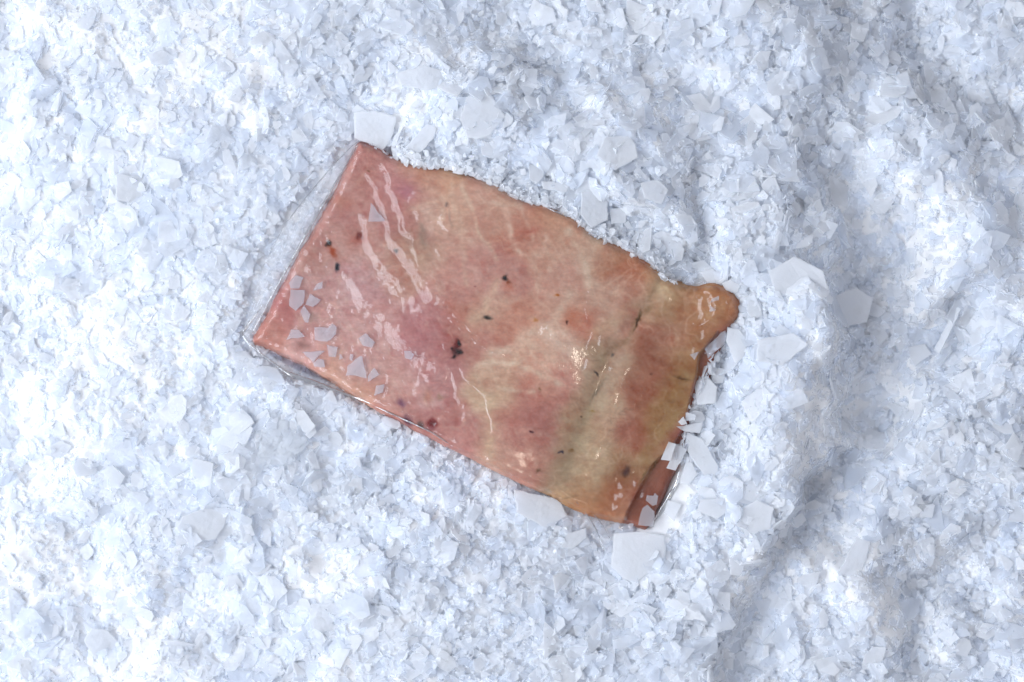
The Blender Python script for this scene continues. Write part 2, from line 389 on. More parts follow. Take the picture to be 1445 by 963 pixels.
def grid_mesh(name, x0, x1, y0, y1, st, hfun, mask, m, attrfun=None, underside=None):
    xs = np.arange(x0, x1, st); ys = np.arange(y0, y1, st)
    X, Y = np.meshgrid(xs, ys); nx = len(xs)
    keep = mask(X, Y)
    cell = keep[:-1, :-1] & keep[1:, :-1] & keep[:-1, 1:] & keep[1:, 1:]
    used = np.zeros(X.shape, bool)
    used[:-1, :-1] |= cell; used[1:, :-1] |= cell; used[:-1, 1:] |= cell; used[1:, 1:] |= cell
    idx = -np.ones(X.shape, int); idx[used] = np.arange(used.sum())
    xv, yv = X[used], Y[used]; zv = hfun(xv, yv)
    V = W(xv, yv, zv)
    r, c = np.nonzero(cell)
    q = np.stack([idx[r, c], idx[r + 1, c], idx[r + 1, c + 1], idx[r, c + 1]], 1)
    at = attrfun(xv, yv) if attrfun else None
    if underside is not None:
        n = len(V); V2 = V.copy(); V2[:, 2] = underside * S
        V = np.concatenate([V, V2]); qs = [q, q[:, ::-1] + n]
        # walls round the border
        e = np.concatenate([q[:, [0, 1]], q[:, [1, 2]], q[:, [2, 3]], q[:, [3, 0]]])
        key = np.sort(e, 1); _, inv, cnt = np.unique(key, axis=0, return_inverse=True, return_counts=True)
        b = e[cnt[inv.ravel()] == 1]
        qs.append(np.stack([b[:, 1], b[:, 0], b[:, 0] + n, b[:, 1] + n], 1)); q = np.concatenate(qs)
        if at: at = {k: np.concatenate([v, v]) for k, v in at.items()}
    return raw_mesh(name, V, q.ravel(), np.arange(len(q)) * 4, m, at, True)

# ------------------------------------------------------------------ the ice bed
def slush_h(x, y):
    # packed slush: reaches up between the flakes in melted-together patches, mostly on the left
    m = np.clip(sstep(640, 330, x) * 0.75 + 0.9 * sstep(-0.05, 0.45, fbm(x, y, 110, 3, 67)), 0, 1) * sstep(-8, -30, sdf(x, y, FILM))
    return ice_h(x, y) - 7.5 + 7.6 * m + 1.5 * fbm(x, y, 13, 3, 68) + 1.6 * m * fbm(x, y, 34, 2, 69)
bed = grid_mesh('ice_bed', -420, 1870, -380, 1350, 4.5, slush_h, lambda X, Y: np.ones(X.shape, bool), M_bed)
link('ice_bed', bed, label='packed white crushed ice forming the surface under the loose flakes', kind='structure')

# ------------------------------------------------------------------ the meat
def lin(c):
    c = np.asarray(c, float) / 255; return np.where(c < 0.04045, c / 12.92, ((c + 0.055) / 1.055) ** 2.4)
COL = [(510,225,180,118,112),(480,290,184,130,122),(440,370,176,122,112),(400,440,180,112,108),(380,480,190,125,112),(450,400,190,142,138),(500,340,188,136,126),
(545,290,184,124,118),(530,260,186,128,118),(560,258,192,136,140),(577,270,180,116,114),(600,262,188,138,122),(588,244,190,142,112),(600,238,182,112,90),(620,245,194,150,120),(600,300,192,152,134),(640,290,196,152,130),(585,350,168,132,112),(575,320,176,116,112),(680,300,190,140,124),
(720,300,196,150,130),(780,312,194,142,116),(745,330,184,116,100),(770,350,196,150,130),(700,400,184,130,120),(650,400,188,134,124),(620,360,190,144,128),(830,360,202,168,146),(865,362,168,112,86),(885,385,176,106,82),
(915,385,178,132,98),(890,425,180,124,106),(850,420,196,156,136),(800,400,196,146,130),(805,430,200,168,148),(785,475,206,176,158),(740,470,196,148,126),(720,455,182,116,98),(690,440,192,150,130),(660,450,188,128,112),(680,490,174,108,102),(655,480,186,138,118),(630,470,170,104,106),
(765,510,204,164,142),(805,450,186,110,90),(700,520,200,160,136),(690,560,202,170,142),(740,575,182,118,108),(760,595,172,110,104),(725,600,186,122,112),(790,540,192,130,118),(760,545,196,138,120),(845,520,158,126,104),(840,560,164,132,108),(870,520,172,140,116),
(930,425,176,150,116),(955,425,160,112,78),(975,445,158,104,76),(945,475,172,112,94),(920,515,148,84,66),(965,490,168,120,84),(960,515,146,106,66),(895,545,148,82,66),(950,560,148,110,68),(970,540,156,118,78),(925,590,156,118,78),(885,600,156,86,70),(880,620,162,98,80),
(860,590,190,160,134),(830,600,174,144,114),(805,620,172,140,112),(835,640,184,152,122),(785,655,160,134,108),(810,665,182,150,120),(750,640,186,126,112),(725,655,190,134,120),(700,630,190,142,122),(650,610,184,124,116),(600,560,184,130,126),(550,540,194,142,132),(500,520,194,144,138),
(430,500,206,150,144),(450,450,190,138,132),(540,450,188,136,130),(520,400,190,144,142),(590,490,178,112,114),(560,380,180,130,114),(620,520,182,126,122),(560,500,192,144,136),(870,645,172,136,98),(883,665,128,78,56),(905,655,148,112,76),(850,705,176,108,74),(820,695,182,136,98),
(830,675,178,140,106),(880,700,160,98,70),(905,705,176,124,104),(925,690,126,62,54),(940,680,146,84,66),(905,735,168,112,92),(1010,430,182,114,72),(1032,430,188,122,88),(995,425,172,124,86),(1000,450,178,132,92),(990,480,164,126,86),(1012,480,150,66,60),(990,560,150,66,64),(975,600,140,62,66),(945,640,158,108,80),
(560,580,182,120,110),(500,550,196,140,118),(460,525,200,144,122),(620,600,176,116,108),(880,735,180,120,90)]
LIGHT = np.array([0.91, 0.915, 0.935])
SPOTS = [ # x, y, rx, ry, angle, colour, strength : specks and stains
 (466,345,3.2,3.2,0,(20,18,26),1),(471,356,4,10,-30,(150,50,25),.8),(477,378,2.4,5,0,(30,34,50),1),(508,335,3.4,4,0,(70,8,18),1),(507,340,12,6,-20,(168,80,66),.6),
 (559,355,2.8,2.8,0,(80,66,66),.9),(645,488,3,7,25,(70,20,25),.9),(644,496,5.4,5.2,0,(22,24,32),1),(643,487,6,14,15,(130,50,52),.5),(641,504,2.4,2,0,(16,18,26),1),(650,498,3.2,2.4,30,(16,18,26),1),(648,484,2,3.4,0,(22,14,20),1),(638,492,2,2,0,(20,20,28),1),
 (713,394,3.2,2.8,0,(14,14,16),1),(718,399,3,2.5,0,(90,40,28),1),(718,404,7,9,0,(176,104,84),.7),(688,449,4.6,2.6,10,(18,16,20),1),(676,448,20,14,0,(190,160,136),.3),
 (785,418,3,1.8,0,(160,84,20),.9),(755,453,3,2,0,(170,104,50),.8),(798,456,1.3,2.6,0,(40,20,18),1),(862,501,2,3,30,(70,66,70),.8),(840,527,1.5,4,-40,(50,40,44),.9),
 (762,549,2,1.5,0,(110,72,44),.8),(835,579,4,1.5,10,(140,104,50),.8),(819,587,2,1.2,0,(70,50,46),.9),(791,636,3,1.8,-10,(40,34,58),1),(805,634,3,2,0,(130,90,50),.8),
 (881,664,3.6,6,25,(60,36,42),.9),(874,660,9,14,20,(120,66,48),.5),(750,607,2.5,1.4,0,(70,30,46),.9),(897,455,1.5,10,20,(60,40,22),.9),(900,445,2,10,20,(116,86,64),.6),
 (915,528,2,1.4,0,(90,50,44),.8),(958,533,10,1.3,10,(76,50,34),.8),(905,670,1.6,14,28,(110,84,56),.7),(922,655,1.5,8,28,(96,70,42),.7),
 (569,568,7,5,20,(96,56,86),.75),(576,592,6,8,-35,(66,36,60),.85),(595,598,4.5,6,-20,(70,52,54),.8),(612,596,7,7,0,(105,18,28),.95),(608,604,8,5,0,(130,70,80),.6),(605,560,6,10,0,(176,112,86),.5),(622,560,4,4,0,(150,120,96),.6),
 (575,272,14,12,20,(168,96,120),.5),(598,325,3,14,-20,(132,112,98),.5),(632,290,2,3,0,(110,90,84),.8),(637,312,1.6,14,-8,(150,124,112),.55),(596,338,5,12,-15,(128,116,100),.5),
 (748,328,14,4,-12,(170,92,80),.6),(806,450,11,13,0,(186,104,78),.55),(640,500,26,20,0,(160,84,92),.25),(500,330,16,10,0,(166,100,90),.4),(484,285,16,10,10,(182,110,90),.5),(420,520,1,1,0,(60,40,40),.4),
 (428,487,10,7,10,(130,84,80),.6),(443,448,7,6,0,(160,130,120),.35),(760,662,3,2,0,(90,60,40),.7),(783,703,9,2,20,(90,56,40),.6),(800,700,14,1.6,-15,(130,100,76),.6),
 (845,545,3,18,35,(120,104,86),.5),(838,556,2,10,30,(90,80,70),.5),(877,605,14,18,25,(150,72,62),.5),(640,395,3,3,0,(180,140,130),.3),(672,405,1.5,1.5,0,(120,50,50),.8),
 (452,256,1.2,1.2,0,(110,60,56),.8),(504,237,1.6,1,0,(110,60,50),.8),(521,244,2.2,1.3,0,(104,70,50),.9),(1001,474,6,12,60,(160,116,78),.4),(1000,500,1.6,1.6,0,(100,80,60),.3)]
VEINS = [ # pale connective lines, and darker lines along the right-hand crease
 ([(655,262),(668,300),(676,330),(690,352),(702,372)], 3.5, (208,176,152), .55),([(700,290),(716,300),(722,340),(735,365),(750,372),(765,355),(772,335)], 4, (210,172,152), .6),
 ([(735,295),(752,330),(748,360)], 3, (206,168,148), .4),([(640,250),(646,300),(650,350),(660,400)], 4, (200,162,140), .4),([(800,330),(812,350),(826,380),(828,410)], 7, (210,182,160), .5),
 ([(670,520),(700,512),(730,516),(760,530),(790,545)], 4, (212,184,160), .5),([(690,540),(720,548),(750,552)], 3, (212,184,160), .4),([(560,310),(600,290),(640,272)], 3, (206,170,146), .3),
 ([(700,500),(740,478),(780,450),(800,420)], 8, (210,184,162), .5),([(840,470),(870,450),(905,425),(925,400)], 9, (190,158,128), .4),([(880,480),(895,455),(915,430)], 4, (146,114,86), .35),
 ([(845,500),(850,540),(835,580),(815,620),(790,660)], 14, (164,142,114), .45),([(870,560),(860,610),(845,660),(830,690)], 11, (196,168,138), .4),([(700,400),(680,430),(668,450)], 7, (206,172,146), .45),
 ([(760,400),(740,420),(712,430)], 5, (200,164,144), .35),([(690,560),(700,600),(690,640)], 9, (206,172,142), .45),([(905,640),(935,600),(965,570)], 9, (168,136,92), .35),
 ([(925,400),(905,440),(880,475),(850,500)], 4, (128,100,76), .3),([(640,310),(690,290),(740,300)], 2, (204,170,150), .3),([(760,470),(800,500),(830,520)], 5, (206,176,156), .3)]
def meat_colour(x, y):
    wx = x + 11 * fbm(x, y, 38, 4, 80); wy = y + 11 * fbm(x, y, 38, 4, 81)
    num = np.zeros((len(x), 3)); den = np.zeros(len(x)) + 1e-9
    for cx, cy, r, g, b in COL:
        wgt = np.exp(-((wx - cx) ** 2 + (wy - cy) ** 2) / (2 * 17.0 ** 2)) + 1e-7 * np.exp(-((wx - cx) ** 2 + (wy - cy) ** 2) / (2 * 60.0 ** 2))
        num += wgt[:, None] * np.array([r, g, b], float); den += wgt
    col = num / den[:, None]
    pinkish = sstep(690, 560, x - 0.5 * (y - 480))[:, None]
    col = col * 0.84 + np.array([188, 141, 120.]) * 0.16 + pinkish * np.array([3, 4, 6.])
    # patchy marbling
    n1 = fbm(x, y, 26, 5, 82)[:, None]; n2 = fbm(x * 0.8 + y * 0.5, y * 2.6 - x * 1.3, 24, 4, 83)[:, None]; n3 = fbm(x, y, 7, 3, 84)[:, None]
    st = fbm(x * 0.47 + y * 0.88, (x * 0.88 - y * 0.47) * 4.5, 16, 4, 91)[:, None]; n4 = st * np.array([5, 9, 8]) * (0.5 + 0.5 * n1)
    col = col + n1 * np.array([5, 9, 8]) + n2 * np.array([5, 8, 7]) + n3 * np.array([4, 6, 6]) + n4
    red = np.clip(fbm(x, y, 13, 3, 85) - 0.35, 0, 1)[:, None]
    col = col - red * np.array([7, 16, 14])
    for pl, wd, c, st in VEINS:
        d, _, t = seg_dist(wx * 0.5 + x * 0.5, wy * 0.5 + y * 0.5, pl)
        k = 1.6 * st * np.exp(-(d / wd) ** 2) * (0.65 + 0.35 * fbm(x, y, 9, 2, 86)); k = np.clip(k, 0, 1)[:, None]
        col = col * (1 - k) + np.array(c, float) * k
    # network of thin pale connective tissue
    for sc2, sd, am in ((46, 101, .26), (24, 102, .16)):
        ln = np.abs(fbm(x + 9 * fbm(x, y, 25, 2, sd + 5), y * 0.8 + x * 0.3, sc2, 3, sd))
        k = (am * sstep(0.10, 0.0, ln) * np.clip(0.55 + fbm(x, y, 60, 2, sd + 9), 0, 1))[:, None]
        col = col * (1 - k) + np.array([216, 182, 158.]) * k
    # fine grey capillary cracks
    cr = np.abs(fbm(x + 12 * fbm(x, y, 30, 2, 87), y, 34, 4, 88))
    zone = np.exp(-((x - 870) ** 2 / 5200 + (y - 560) ** 2 / 9000)) + 0.5 * np.exp(-((x - 610) ** 2 / 1200 + (y - 340) ** 2 / 3000))
    k = (sstep(0.035, 0.0, cr) * np.clip(zone, 0, 1) * 0.35)[:, None]
    col = col * (1 - k) + np.array([112, 88, 72.]) * k
    du, sg, _ = seg_dist(wx * .3 + x * .7, wy * .3 + y * .7, UPPER)
    k = (sstep(-3, 3, -du * sg) * 0.75)[:, None]
    col = col * (1 - k) + (np.array([148, 86, 72.]) + n1 * 14) * k
    for sx, sy, rx, ry, a, c, st in SPOTS:
        m = (abs(x - sx) < 3.5 * max(rx, ry)) & (abs(y - sy) < 3.5 * max(rx, ry))
        if not m.any(): continue
        if sum(c) < 150: rx, ry = rx * 1.3, ry * 1.25
        ca, sa = math.cos(math.radians(a)), math.sin(math.radians(a))
        jx = x[m] + 1.5 * fbm(x[m], y[m], 5, 2, 89) - sx; jy = y[m] + 1.5 * fbm(x[m], y[m], 5, 2, 90) - sy
        q = ((jx * ca + jy * sa) / rx) ** 2 + ((-jx * sa + jy * ca) / ry) ** 2
        k = (st * np.exp(-q ** (1.6 if st >= .9 else 1.0)))[:, None]
        col[m] = col[m] * (1 - k) + np.array(c, float) * k
    mean = np.array([178., 130, 110])
    g = col.mean(1, keepdims=True)
    col = g + (col - g) * 0.93                      # cured flesh, a little greyer than fresh
    col = (col - mean) * 1.06 + mean
    return {'flesh': np.clip((lin(np.clip(col, 4, 250)) - np.array([0.014, 0.018, 0.026])) / LIGHT, 0.004, 0.9)}
pack = link('vacuum_packed_meat', None, label='pale pink slab of raw meat vacuum packed in clear film on the ice', cat='packed meat')
slab = grid_mesh('meat', 340, 1062, 186, 760, 1.3, slab_h, lambda X, Y: sdf(X, Y, SLAB) > -5, M_meat, meat_colour, underside=-26)
link('meat', slab, pack)
# film, with its heat-sealed strip as a part of its own
SEALLINE = [(512,192),(500,213),(470,266),(436,328),(410,376),(380,430),(357,473),(345,492)]
def seal_side(x, y):
    d, s, _ = seg_dist(x, y, SEALLINE)
    return (s > 0) & (sdf(x, y, FILM) > 0)
def film_attr(x, y):
    d, s, _ = seg_dist(x, y, SEALLINE)
    return {'seal': sstep(-2, 3, d * s) * sstep(0, 3, sdf(x, y, FILM)) * sstep(215, 245, y)}
_tx, _ty = np.array([400.0]), np.array([340.0])
SEAL_SIGN = 1 if seg_dist(_tx, _ty, SEALLINE)[1][0] > 0 else -1
def in_seal(X, Y):
    d, s, _ = seg_dist(X, Y, SEALLINE); return s * SEAL_SIGN > 0
def film_attr(x, y):
    d, s, _ = seg_dist(x, y, SEALLINE)
    return {'seal': sstep(0, 3, d * s * SEAL_SIGN) * sstep(205, 240, y)}
filmm = grid_mesh('film', 336, 1112, 188, 786, 1.5, film_h, lambda X, Y: (sdf(X, Y, FILM) > 0) & ~in_seal(X, Y), M_film, lambda x, y: {'seal': 0 * x, 'gap_shade': np.maximum(
    sstep(1, -3, sdf(x, y, SLAB)) * sstep(6, 10, sdf(x, y, FILM)) * sstep(372, 384, x) * sstep(560, 500, x) * sstep(490, 500, y + (x - 380) * -0.2),  # shade painted into the film over the lower left gap
    0.8 * sstep(1, -3, sdf(x, y, SLAB)) * sstep(540, 555, x) * sstep(650, 620, x) * sstep(240, 228, y))})  # and over the gap along the upper edge
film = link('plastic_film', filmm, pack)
sealm = grid_mesh('sealed_strip', 336, 540, 188, 510, 1.5, film_h, lambda X, Y: (sdf(X, Y, FILM) > 0) & in_seal(X - 1.6, Y - 0.8), M_film, film_attr)
link('sealed_strip', sealm, film, label='ribbed heat-sealed strip of clear film')

def fold_material():
    m, nt, N, L = mat('folded_film')
    out = N.new('ShaderNodeOutputMaterial')
    tr = N.new('ShaderNodeBsdfTransparent'); tr.inputs[0].default_value = (0.93, 0.935, 0.95, 1)
    gl = node(N, 'ShaderNodeBsdfGlossy', Roughness=0.12)
    tc = N.new('ShaderNodeTexCoord')
    nz = node(N, 'ShaderNodeTexNoise', Scale=160.0, Detail=3.0); L.new(tc.outputs['Object'], nz.inputs['Vector'])
    bp = node(N, 'ShaderNodeBump', Strength=0.4, Distance=0.001); L.new(nz.outputs['Fac'], bp.inputs['Height']); L.new(bp.outputs[0], gl.inputs['Normal'])
    f = schlick(N, L, bp.outputs[0], 0.04, 11.0)
    mx = N.new('ShaderNodeMixShader'); L.new(f, mx.inputs[0]); L.new(tr.outputs[0], mx.inputs[1]); L.new(gl.outputs[0], mx.inputs[2]); L.new(mx.outputs[0], out.inputs[0])
    return m
M_fold = fold_material()
def fold(pts, w0, w1, zoff=0.6, peak=0.5):
    """a rolled or doubled edge of film: a flattened tube following the film surface"""
    pts = np.asarray(pts, float); fine = []
    for i in range(len(pts) - 1):
        L_ = np.hypot(*(pts[i + 1] - pts[i])); k = max(2, int(L_ / 4))
        for j in range(k): fine.append(pts[i] + (pts[i + 1] - pts[i]) * j / k)
    fine.append(pts[-1]); P = np.array(fine)
    for _ in range(2): P[1:-1] = (P[:-2] + 2 * P[1:-1] + P[2:]) / 4
    n = len(P); T = np.gradient(P, axis=0); T /= np.linalg.norm(T, axis=1, keepdims=True) + 1e-9
    Nn = np.stack([-T[:, 1], T[:, 0]], 1); t = np.linspace(0, 1, n)
    wd = np.where(t < peak, w0 + (w1 - w0) * np.sin(t / peak * np.pi / 2), w1 + (w0 - w1) * (t - peak) / (1 - peak + 1e-9))
    wd = wd * (1 + 0.18 * np.array([R.uniform(-1, 1) for _ in range(n)]))
    z = film_h(P[:, 0], P[:, 1]); z = np.convolve(np.pad(z, 3, 'edge'), np.ones(7) / 7, 'valid') + zoff
    V = []; K = 8
    for a in range(K):
        c, si = math.cos(2 * math.pi * a / K), math.sin(2 * math.pi * a / K)
        q = P + Nn * (c * wd)[:, None]; V.append(W(q[:, 0], q[:, 1], z + si * wd * 0.55))
    V = np.stack(V, 1).reshape(-1, 3)
    F = [[i * K + a, i * K + (a + 1) % K, (i + 1) * K + (a + 1) % K, (i + 1) * K + a] for i in range(n - 1) for a in range(K)]
    me = bpy.data.meshes.new('edge_fold'); me.from_pydata(V.tolist(), [], F + [list(range(K)), [(n - 1) * K + a for a in range(K)][::-1]])
    me.polygons.foreach_set('use_smooth', np.full(len(me.polygons), True)); me.materials.append(M_fold); me.update()
    return link('edge_fold', me, film)
fold([(509,198),(498,206),(468,237),(430,282),(400,321),(372,377)], 0.4, 0.8)
fold([(505,206),(485,240),(455,292),(425,345),(400,390),(378,430),(357,470)], 0.7, 2.2, 1.4)
fold([(372,430),(357,451),(342,471)], 0.8, 1.7, 1.0, 0.9)
fold([(342,471),(352,486),(372,502),(395,519)], 1.4, 1.7, 1.0)
fold([(372,502),(366,497),(361,487)], 0.4, 0.9, 1.6)
fold([(392,517),(410,529),(435,537),(460,546),(500,560),(530,571)], 1.0, 3.6, 1.0, 0.25)
fold([(520,568),(570,590),(610,608),(640,628)], 0.6, 1.2, 0.8)
fold([(358,530),(385,525),(410,530),(440,541)], 0.3, 0.6, 0.5)
fold([(957,663),(955,680),(943,702),(930,722),(914,744)], 0.8, 3.6, 3.0)
fold([(812,705),(826,722),(842,748),(852,777)], 0.5, 1.1, 1.0)
fold([(835,722),(850,740),(862,762)], 0.3, 0.7, 1.0)
fold([(1000,327),(1030,326),(1062,334),(1098,350)], 0.3, 0.8, 4.0)
fold([(640,243),(700,264),(760,291),(815,315),(845,334),(890,358),(915,374)], 0.4, 0.9, 0.6)
fold([(590,232),(620,236),(650,242)], 0.3, 0.9, 0.6)

# ------------------------------------------------------------------ loose crushed ice
def basis(nrm, spin):
    """orthonormal frames for (N,3) normals"""
    a = np.stack([np.cos(spin), np.sin(spin), 0 * spin], -1)
    u = a - nrm * (a * nrm).sum(-1, keepdims=True); u /= np.linalg.norm(u, axis=-1, keepdims=True)
    v = np.cross(nrm, u); return u, v
def normals_at(x, y, f, e=5.0):
    zx = (f(x + e, y) - f(x - e, y)) / (2 * e); zy = (f(x, y + e) - f(x, y - e)) / (2 * e)
    n = np.stack([-zx, zy, np.ones_like(zx)], -1); return n / np.linalg.norm(n, axis=-1, keepdims=True)
def flakes(px, py, pz, size, n, tilt, thick, nsurf, jag=0.28, curl=0.10):
    """mesh arrays for many irregular plates; sizes in plan units"""
    N = len(px)
    ang = (np.arange(n)[None] + rng.uniform(-.42, .42, (N, n))) * 2 * np.pi / n
    rad = 1 + rng.uniform(-jag, jag, (N, n))
    asp = rng.uniform(0.42, 1.0, N)[:, None]
    lx = np.cos(ang) * rad * size[:, None] * 0.5; ly = np.sin(ang) * rad * size[:, None] * 0.5 * asp
    # straight fractures: clip some plates by a random chord
    ca = rng.uniform(0, 2 * np.pi, N)[:, None]; cd = (rng.uniform(0.12, 0.6, N) * size * 0.5)[:, None]
    pr = lx * np.cos(ca) + ly * np.sin(ca); ex = np.clip(pr - cd, 0, None)
    lx = lx - ex * np.cos(ca); ly = ly - ex * np.sin(ca)
    ca = rng.uniform(0, 2 * np.pi, N)[:, None]; cd = (rng.uniform(0.2, 0.9, N) * size * 0.5)[:, None]
    pr = lx * np.cos(ca) + ly * np.sin(ca); ex = np.clip(pr - cd, 0, None)
    lx = lx - ex * np.cos(ca); ly = ly - ex * np.sin(ca)
    nn = nsurf + rng.normal(0, 1, (N, 3)) * tilt[:, None]; nn /= np.linalg.norm(nn, axis=-1, keepdims=True)
    nn[:, 2] = np.where(nn[:, 2] < 0.1, 0.15, nn[:, 2]); nn /= np.linalg.norm(nn, axis=-1, keepdims=True)
    u, v = basis(nn, rng.uniform(0, 2 * np.pi, N))
    P = np.stack([(px - CX), (CY - py), pz], -1)
    bend = curl * ((lx / (size[:, None] * .5)) ** 2) * size[:, None] * rng.uniform(-1, 1, N)[:, None]
    th = thick[:, None]
    top = P[:, None] + lx[..., None] * u[:, None] + ly[..., None] * v[:, None] + (bend + th / 2 + rng.uniform(-.15, .15, (N, n)) * th)[..., None] * nn[:, None]
    bev = rng.uniform(0.86, 1.0, N)[:, None]
    bot = P[:, None] + (lx * bev)[..., None] * u[:, None] + (ly * bev)[..., None] * v[:, None] + (bend - th / 2)[..., None] * nn[:, None]
    V = np.concatenate([top, bot], 1).reshape(-1, 3) * S
    k = np.arange(n); k2 = (k + 1) % n
    quads = np.stack([k, k + n, k2 + n, k2], 1).ravel()
    patt = np.concatenate([k, k[::-1] + n, quads]); st = np.concatenate([[0, n], 2 * n + 4 * k])
    loops = (patt[None] + (np.arange(N) * 2 * n)[:, None]).ravel(); starts = (st[None] + (np.arange(N) * len(patt))[:, None]).ravel()
    return V, loops, starts
def merge(parts):
    Vs, Ls, Ss = [], [], []; vo = lo_ = 0
    for V, l, s in parts:
        Vs.append(V); Ls.append(l + vo); Ss.append(s + lo_); vo += len(V); lo_ += len(l)
    return np.concatenate(Vs), np.concatenate(Ls), np.concatenate(Ss)
def allowed(x, y, size):
    """keep the loose ice off the package, except where it has slid over the upper and right-hand edges"""
    ds = sdf(x, y, SLAB); df = sdf(x, y, FILM)
    right = ((x - 905) * 0.9 + (y - 740) * 0.43 > -26) & (x > 925)
    knob = (x > 955) & (y < 475)
    up = ((x - 500) * 0.467 - (y - 215) * 0.884 > -30) & (x > 520) & ~right
    ok = ds < -0.2 * size
    cover = 11 + 9 * fbm(x, y, 26, 2, 70)
    ok |= right & ~knob & (ds < cover) & (size < 26) & (y < 655)
    ok |= right & knob & (ds < -0.3 * size)
    ok |= up & (ds < 1.5 + 3 * fbm(x, y, 22, 2, 71)) & (size < 22)
    gapR = (sdf(x, y, [(948,655),(975,660),(962,715),(930,750),(905,750)]) > -0.4 * size)
    return ok & ~gapR
def surf(x, y):
    ds = sdf(x, y, SLAB)
    z = ice_h(x, y, ds)
    f = film_h(x, y)
    return np.where(ds > -10, np.maximum(z, f + 1), z)
def scatter(N, lo, hi, n, tilt, th, bury, power=2.2, dom=(-300, 1745, -280, 1240), **kw):
    x = rng.uniform(dom[0], dom[1], N); y = rng.uniform(dom[2], dom[3], N)
    u = rng.random(N); size = lo * (1 - u * (1 - (hi / lo) ** (1 - power))) ** (1 / (1 - power))
    size *= 1 + 0.35 * fbm(x, y, 120, 2, 72)
    k = allowed(x, y, size); x, y, size = x[k], y[k], size[k]
    z = surf(x, y); nsf = normals_at(x, y, ice_h, 8.0)
    tl = tilt * rng.uniform(0.4, 1.5, len(x)) * (1 - 0.45 * sstep(640, 340, x))
    lowside = (sdf(x, y, FILM) > -0.5 * size) & (sdf(x, y, SLAB) < 0) & ~(((x - 500) * 0.467 - (y - 215) * 0.884 > -30) & (x > 520)) & ~((x - 905) * 0.9 + (y - 740) * 0.43 > -26)
    z = z + rng.uniform(*bury, len(x)) + size * tl * 0.15
    z = np.where(lowside, np.minimum(z, -3) - 3 - size * 0.12, z); tl = np.where(lowside, tl * 0.4, tl)
    thk = np.clip(rng.uniform(*th, len(x)) * (0.6 + size / 30), 0.5, 4)
    return flakes(x, y, z, size, n, tl, thk, nsf, **kw), len(x)
parts = []; frost = []
CR = dict(N=20000, lo=3, hi=8, n=4, tilt=.55, th=(1.2, 3), bury=(-2, 4))
for args in [dict(N=34000, lo=6, hi=16, n=5, tilt=.32, th=(.9, 2.2), bury=(-3, 2.5)),
             dict(N=42000, lo=11, hi=36, n=6, tilt=.18, th=(1.0, 2.4), bury=(-3.5, 2.0)),
             dict(N=13000, lo=22, hi=60, n=8, tilt=.12, th=(1.0, 2.4), bury=(-4.5, 0.5)), CR]:
    p, cnt = scatter(**args); parts.append(p)
    frost.append(np.repeat(rng.random(cnt), args['n'] * 2))
# crumbs heaped along the upper and right-hand edges
N = 5200
t = rng.random(N); ip = (t * (len(SLAB) - 1)).astype(int)
x = SLAB[ip, 0] + rng.normal(0, 11, N); y = SLAB[ip, 1] + rng.normal(0, 11, N)
u_ = (x - 500) * 0.467 - (y - 215) * 0.884
upper = (u_ > -32) & (x > 560) & (x < 950); rightend = ((x - 905) * 0.9 + (y - 740) * 0.43 > -26) & (x > 930) & (y < 650)
ds_ = sdf(x, y, SLAB)
k = (upper & (ds_ < 1.5 + 3.5 * fbm(x, y, 24, 2, 73))) | (rightend & ((y > 470) | (x < 1000)) & (ds_ < 7 + 8 * fbm(x, y, 26, 2, 74))) | (rightend & (ds_ < 0))
x, y = x[k], y[k]; size = rng.uniform(5, 19, len(x))
z = np.maximum(ice_h(x, y), film_h(x, y)) + rng.uniform(-1, 5, len(x))
parts.append(flakes(x, y, z, size, 6, np.full(len(x), .3), rng.uniform(1, 2.2, len(x)), normals_at(x, y, ice_h, 8.0) * 0 + np.array([0, 0, 1.])))
frost.append(np.repeat(0.5 + 0.5 * rng.random(len(x)), 12))
V, Lp, St = merge(parts)
me = raw_mesh('crushed_ice', V, Lp, St, M_ice, {'frost': np.concatenate(frost)})
link('crushed_ice', me, label='loose white crushed ice flakes heaped all round the package', kind='stuff')

